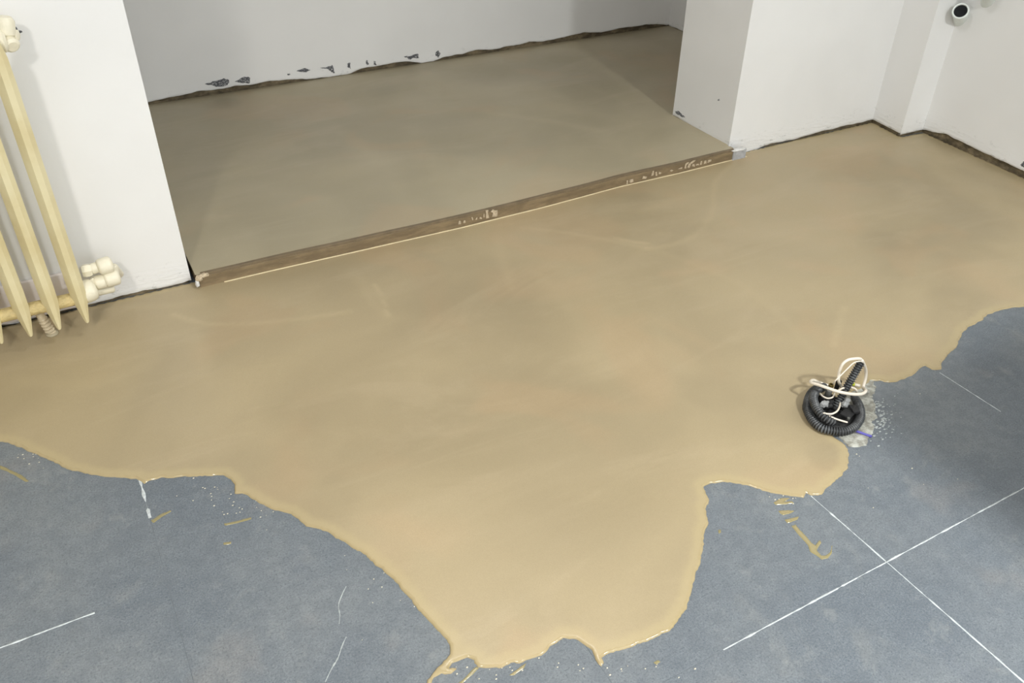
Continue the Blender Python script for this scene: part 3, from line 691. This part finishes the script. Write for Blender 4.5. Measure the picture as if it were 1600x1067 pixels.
CX, CY = 1.445, -1.565
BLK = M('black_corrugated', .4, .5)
sepc = BLK.ramp(BLK.noise(25, 4, .6), .4, .7); BLK.color(BLK.mix(BLK.attr('crest'), rgb(24, 25, 27), BLK.mix(sepc, rgb(62, 64, 66), rgb(98, 101, 103)))); BLK = BLK.m  # rib highlights put into the colour: lighter crests, darker grooves
WCAB = simple('white_cable_sheath', rgb(226, 216, 200), .4, var=.03)
BLACK = simple('dull_black', rgb(30, 30, 31), .7, var=.3, scale=80, bump=.002)
def K(x, y, z): # crop coordinates of the outlet close-up
    return tuple(onz(1200 + x / 5.927, 530 + y / 5.927, z))
def conduit(pts, r=.0118, name='conduit'):
    path = resample(catmull(pts, 10), .0011); bm = bmesh.new()
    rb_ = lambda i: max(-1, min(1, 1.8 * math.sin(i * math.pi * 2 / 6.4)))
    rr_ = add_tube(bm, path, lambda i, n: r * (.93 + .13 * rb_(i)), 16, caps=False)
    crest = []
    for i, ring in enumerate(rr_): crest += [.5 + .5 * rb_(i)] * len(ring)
    # hollow ends: inner wall
    for s in (0, 1):
        seg = path[:30] if s == 0 else path[-30:]
        add_tube(bm, seg, r * .8, 14, caps=False)
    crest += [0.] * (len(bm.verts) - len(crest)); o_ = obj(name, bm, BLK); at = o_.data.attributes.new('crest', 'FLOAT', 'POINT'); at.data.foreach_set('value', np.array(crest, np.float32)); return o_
out = thing('floor_outlet', 'dark floor outlet pit with black rubble where conduits come up', 'floor outlet', (CX, CY, 0))
bm = bmesh.new(); lathe(bm, [(.074, -.0), (.075, .006), (.068, .012), (.05, .010)], 26, (CX + .005, CY - .005, .0), (0, 0, 1)); keep(obj('rim', bm, BLACK), out)
rs = random.Random(11)
for i in range(16):
    a = rs.uniform(0, 6.28); rr = rs.uniform(.005, .055); keep(lump('rubble', (CX + rr * math.cos(a), CY - .003 + rr * math.sin(a), .016 + rs.uniform(0, .01)), (rs.uniform(.009, .018), rs.uniform(.007, .014), rs.uniform(.005, .012)), BLACK, i, 2), out)
c1 = thing('corrugated_conduit', 'thick black corrugated conduit coiled around the floor outlet, outer lower loop', 'conduit', (CX, CY, 0), None)
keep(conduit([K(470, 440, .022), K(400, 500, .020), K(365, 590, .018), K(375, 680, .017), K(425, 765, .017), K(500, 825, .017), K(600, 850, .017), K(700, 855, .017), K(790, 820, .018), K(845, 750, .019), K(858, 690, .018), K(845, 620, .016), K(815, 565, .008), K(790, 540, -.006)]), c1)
c2 = thing('corrugated_conduit', 'black corrugated conduit half loop lying on top of outer coil with open end', 'conduit', (CX, CY, .02), None)
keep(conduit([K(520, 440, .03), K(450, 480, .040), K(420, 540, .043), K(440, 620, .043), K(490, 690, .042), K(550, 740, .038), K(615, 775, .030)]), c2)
CB = np.array([1.455, -1.585, .012]); CT = onv(1200 + 860 / 5.927, 530 + 215 / 5.927, (0, -1.53), (1, -1.53))
CT = CP + (CT - CP) * .985
base = np.array(K(618, 640, .012)); topm = CT
c3 = thing('corrugated_conduit', 'black corrugated conduit sticking up at a slant with white cable coming out of its top', 'conduit', tuple(base), None)
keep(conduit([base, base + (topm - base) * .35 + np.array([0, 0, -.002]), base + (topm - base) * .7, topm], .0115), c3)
zt = float(topm[2])
T = lambda dx, dy, dz: (topm[0] + dx, topm[1] + dy, topm[2] + dz)
def V2P(x, y, depth_pt):  # picture point of the close-up at the same distance from the wall as depth_pt
    return tuple(onv(1200 + x / 5.927, 530 + y / 5.927, (0, depth_pt), (1, depth_pt)))
ty = float(topm[1])
cab = thing('white_cable', 'thick white cable looping out of the slanted conduit top and around front of outlet', 'cable', tuple(topm))
r_ = .0046
pts = [tuple(base + (topm - base) * .8), tuple(topm), V2P(868, 195, ty), V2P(885, 225, ty + .0), V2P(906, 290, ty + .008), V2P(903, 360, ty + .005), V2P(885, 430, ty - .002), V2P(882, 452, ty - .01), K(905, 475, .062), K(885, 500, .064), K(830, 510, .066), K(740, 503, .070), K(640, 482, .076), K(540, 448, .078), K(460, 420, .074), K(405, 405, .068), K(395, 392, .062), K(420, 380, .052), K(470, 400, .04), K(560, 430, .03)]
bm = bmesh.new(); add_tube(bm, resample(catmull(pts[:-3] + pts[-3:], 10), .003), r_, 12); keep(obj('sheath', bm, WCAB), cab)
cab2 = thing('white_cable', 'thick white cable arching behind the slanted conduit down to outlet back', 'cable', tuple(topm))
pts = [tuple(base + (topm - base) * .85 + np.array([0.003, 0, 0])), T(0.002, 0.002, .004), V2P(845, 180, ty + .002), V2P(790, 182, ty + .006), V2P(740, 192, ty + .01), V2P(695, 225, ty + .012), V2P(668, 275, ty + .012), V2P(655, 330, ty + .01), V2P(655, 390, ty + .004), K(680, 440, .03), K(720, 470, .02)]
bm = bmesh.new(); add_tube(bm, resample(catmull(pts, 10), .003), .0044, 12); keep(obj('sheath', bm, WCAB), cab2)
def wire(pts, r, label, mat=WCAB):
    bm = bmesh.new(); add_tube(bm, resample(catmull(pts, 10), .002), r, 8); return tag(obj('wire', bm, mat), label, 'wire')
wire([tuple(base + (topm - base) * .9), T(-.002, -.004, .006), V2P(800, 215, ty - .004), V2P(740, 268, ty - .006), V2P(680, 328, ty - .008), V2P(615, 395, ty - .008), K(600, 430, .04)], .0018, 'thin white wire running straight from slanted conduit top to the brass fitting')
wire([K(650, 475, .06), K(690, 455, .066), K(740, 445, .068), K(795, 452, .066), K(822, 478, .06), K(815, 500, .045)], .0028, 'white wire making a small arc above the front cable loop')
wire([K(480, 500, .045), K(510, 530, .046), K(555, 547, .046), K(600, 535, .046), K(615, 500, .04)], .0024, 'white wire looped below the brass fitting')
wire([K(500, 680, .05), K(545, 690, .052), K(595, 690, .052), K(640, 665, .052), K(662, 625, .048), K(668, 590, .04)], .0026, 'white wire curving across the middle of the coil')
wire([K(535, 700, .045), K(590, 722, .045), K(650, 745, .042), K(735, 770, .035)], .0026, 'short straight white wire lying low inside the front of coil')
# brass nipple and grey socket
BRASS = simple('brass', rgb(176, 156, 98), .3, .5, .9, var=.15)
GREYP = simple('grey_socket', rgb(96, 96, 92), .5, var=.2)
t = thing('brass_fitting', 'small open brass fitting on a grey socket at the back of outlet', 'fitting', K(560, 500, .03))
axb = Vector((.05, -.03, 1)).normalized(); ob = Vector(K(583, 432, .066)) ; rb = .0065
bm = bmesh.new(); lathe(bm, [(rb, -.012), (rb, -.004), (rb * 1.12, -.003), (rb * 1.12, .006), (rb * .8, .006), (rb * .75, -.008)], 20, ob, axb); keep(obj('nipple', bm, BRASS, ang=40), t)
bm = bmesh.new(); lathe(bm, [(.006, -.05), (.009, -.045), (.0095, -.014), (.007, -.012)], 18, ob, axb); keep(obj('socket', bm, GREYP, ang=40), t)
# black cap, connector with yellow-green sleeve
t = thing('wire_connector', 'white connector with yellow-green sleeve right of the slanted conduit', 'connector', K(790, 430, .03))
a0 = Vector(K(745, 405, .045)); a1 = Vector(K(770, 412, .044)); a2 = Vector(K(800, 420, .043)); a3 = Vector(K(850, 432, .040))
bm = bmesh.new(); add_tube(bm, [a0, a1, a2], .0052, 12); keep(obj('sleeve', bm, simple('yellow_green', rgb(196, 204, 52), .4)), t)['label'] = 'yellow-green sleeve'
bm = bmesh.new(); add_tube(bm, [a2, a3], .0046, 12); keep(obj('body', bm, WCAB), t)
t = thing('plastic_plug', 'small black ribbed cap between brass fitting and slanted conduit', 'cap', K(655, 400, .04))
bm = bmesh.new(); lathe(bm, [(.006, -.03), (.0075, -.004), (.0082, 0), (.0082, .004), (.005, .006)], 14, K(655, 395, .058), (.1, 0, 1)); keep(obj('cap', bm, BLACK, ang=40), t)
bm = bmesh.new(); lathe(bm, [(.0042, 0), (.0042, .005), (.002, .006)], 10, K(655, 383, .062), (.1, 0, 1)); keep(obj('stem', bm, BLACK, ang=40), t)
# crumpled film
FILM = M('clear_film', .18, .6); FILM.color((.55, .56, .56)); FILM.b.inputs['Transmission Weight'].default_value = .45; FILM.b.inputs['IOR'].default_value = 1.2; FILM = FILM.m
def film(c, s, seed, label):
    bm = bmesh.new(); bmesh.ops.create_icosphere(bm, subdivisions=4, radius=1)
    for v in bm.verts:
        q = v.co.copy(); k = 1 + .5 * abs(noise.noise(q * 1.8 + Vector((seed, 0, 0)))) - .35 * abs(noise.noise(q * 4 + Vector((0, seed, 0))))
        v.co = Vector((q.x * s[0], q.y * s[1], q.z * s[2])) * k + Vector(c)
    tag(obj('plastic_film', bm, FILM), label, 'plastic film')
film(K(715, 600, .036), (.011, .009, .010), 3, 'crumpled clear plastic right of the slanted conduit')
film(K(735, 565, .046), (.008, .007, .006), 7, 'small upper curl of clear plastic beside the white cable loop')
film(K(520, 600, .036), (.015, .009, .009), 5, 'crumpled clear plastic below the brass fitting')
t = thing('black_bracket', 'black flat bracket lying inside the right of coil', 'bracket', K(740, 690, .03))
rot = Matrix.Rotation(.35, 3, 'Z') @ Matrix.Rotation(.15, 3, 'Y')
bm = bmesh.new(); add_box(bm, K(735, 690, .032), (.042, .030, .006), rot, .0015); keep(obj('plate', bm, BLACK, ang=40), t)
bm = bmesh.new(); lathe(bm, [(.004, -.003), (.004, .003), (.002, .0045)], 12, K(745, 735, .036), (0, 0, 1)); keep(obj('screw', bm, GREYP, ang=40), t)
bm = bmesh.new(); add_box(bm, K(800, 650, .034), (.020, .032, .010), Matrix.Rotation(-.4, 3, 'Z'), .0015); keep(obj('plate', bm, BLACK, ang=40), t)
BLUE = simple('blue_sheath', rgb(96, 92, 176), .4, var=.06)
bm = bmesh.new(); add_tube(bm, [Vector(K(800, 845, .008)), Vector(K(850, 862, .007)), Vector(K(900, 880, .006)), Vector(K(960, 900, .004))], .0036, 10)
tag(obj('blue_cable', bm, BLUE), 'short blue-violet cable end poking out from under the coil', 'cable')

# ------------------------------------------------------------------ unseen: ceiling lamps, one added as fill; a cabinet added to shade right-hand tiles
LAMPW = simple('lamp_white', (.8, .8, .8), .4)
EM = bpy.data.materials.new('lamp_disc'); EM.use_nodes = True; EM.node_tree.nodes['Principled BSDF'].inputs['Emission Color'].default_value = (1, .96, .9, 1); EM.node_tree.nodes['Principled BSDF'].inputs['Emission Strength'].default_value = 3
for (loc, s_, p, c), lab in zip(LAMPS, ('round ceiling lamp above the added grey cabinet side of the room', 'round ceiling lamp behind the left side', 'unseen wide fill lamp added on the ceiling in front of the niche')):
    t = thing('ceiling_lamp', lab, 'lamp', (loc[0], loc[1], CEIL))
    bm = bmesh.new(); lathe(bm, [(s_ / 2 + .03, 0), (s_ / 2 + .03, .05), (s_ / 2 + .01, .06)], 32, (loc[0], loc[1], CEIL - .06), (0, 0, 1)); keep(obj('housing', bm, LAMPW, ang=40), t)
    bm = bmesh.new(); lathe(bm, [(s_ / 2 + .02, 0), (s_ / 2 + .024, .01)], 32, (loc[0], loc[1], CEIL - .07), (0, 0, 1)); keep(obj('diffuser', bm, EM, ang=40), t)
CX0, CX1, CY0, CY1, CH = 1.60, 2.5, -2.95, -2.55, 1.22  # made-up cabinet, placed to cast the shade on the right-hand tiles
CAB = simple('cabinet_grey', rgb(150, 152, 154), .5)
t = thing('shade_cabinet', 'unseen grey two-door cabinet added beyond the right edge to shade the tiles', 'cabinet', ((CX0 + CX1) / 2, (CY0 + CY1) / 2, 0))
bm = bmesh.new(); add_box(bm, ((CX0 + CX1) / 2, (CY0 + CY1) / 2, CH / 2), (CX1 - CX0, CY1 - CY0, CH), bev=.006); keep(obj('body', bm, CAB, ang=40), t)
for k in (0, 1):
    w2 = (CX1 - CX0) / 2; xc = CX0 + w2 * (k + .5); bm = bmesh.new(); add_box(bm, (xc, CY0 - .009, CH / 2), (w2 - .02, .016, CH - .06), bev=.003); dr = keep(obj('door', bm, CAB, ang=40), t)
    bm = bmesh.new(); add_box(bm, (CX0 + w2 + (k - .5) * .1, CY0 - .028, CH * .55), (.014, .02, .12), bev=.003); h_ = obj('handle', bm, BARE, ang=40); h_.parent = dr
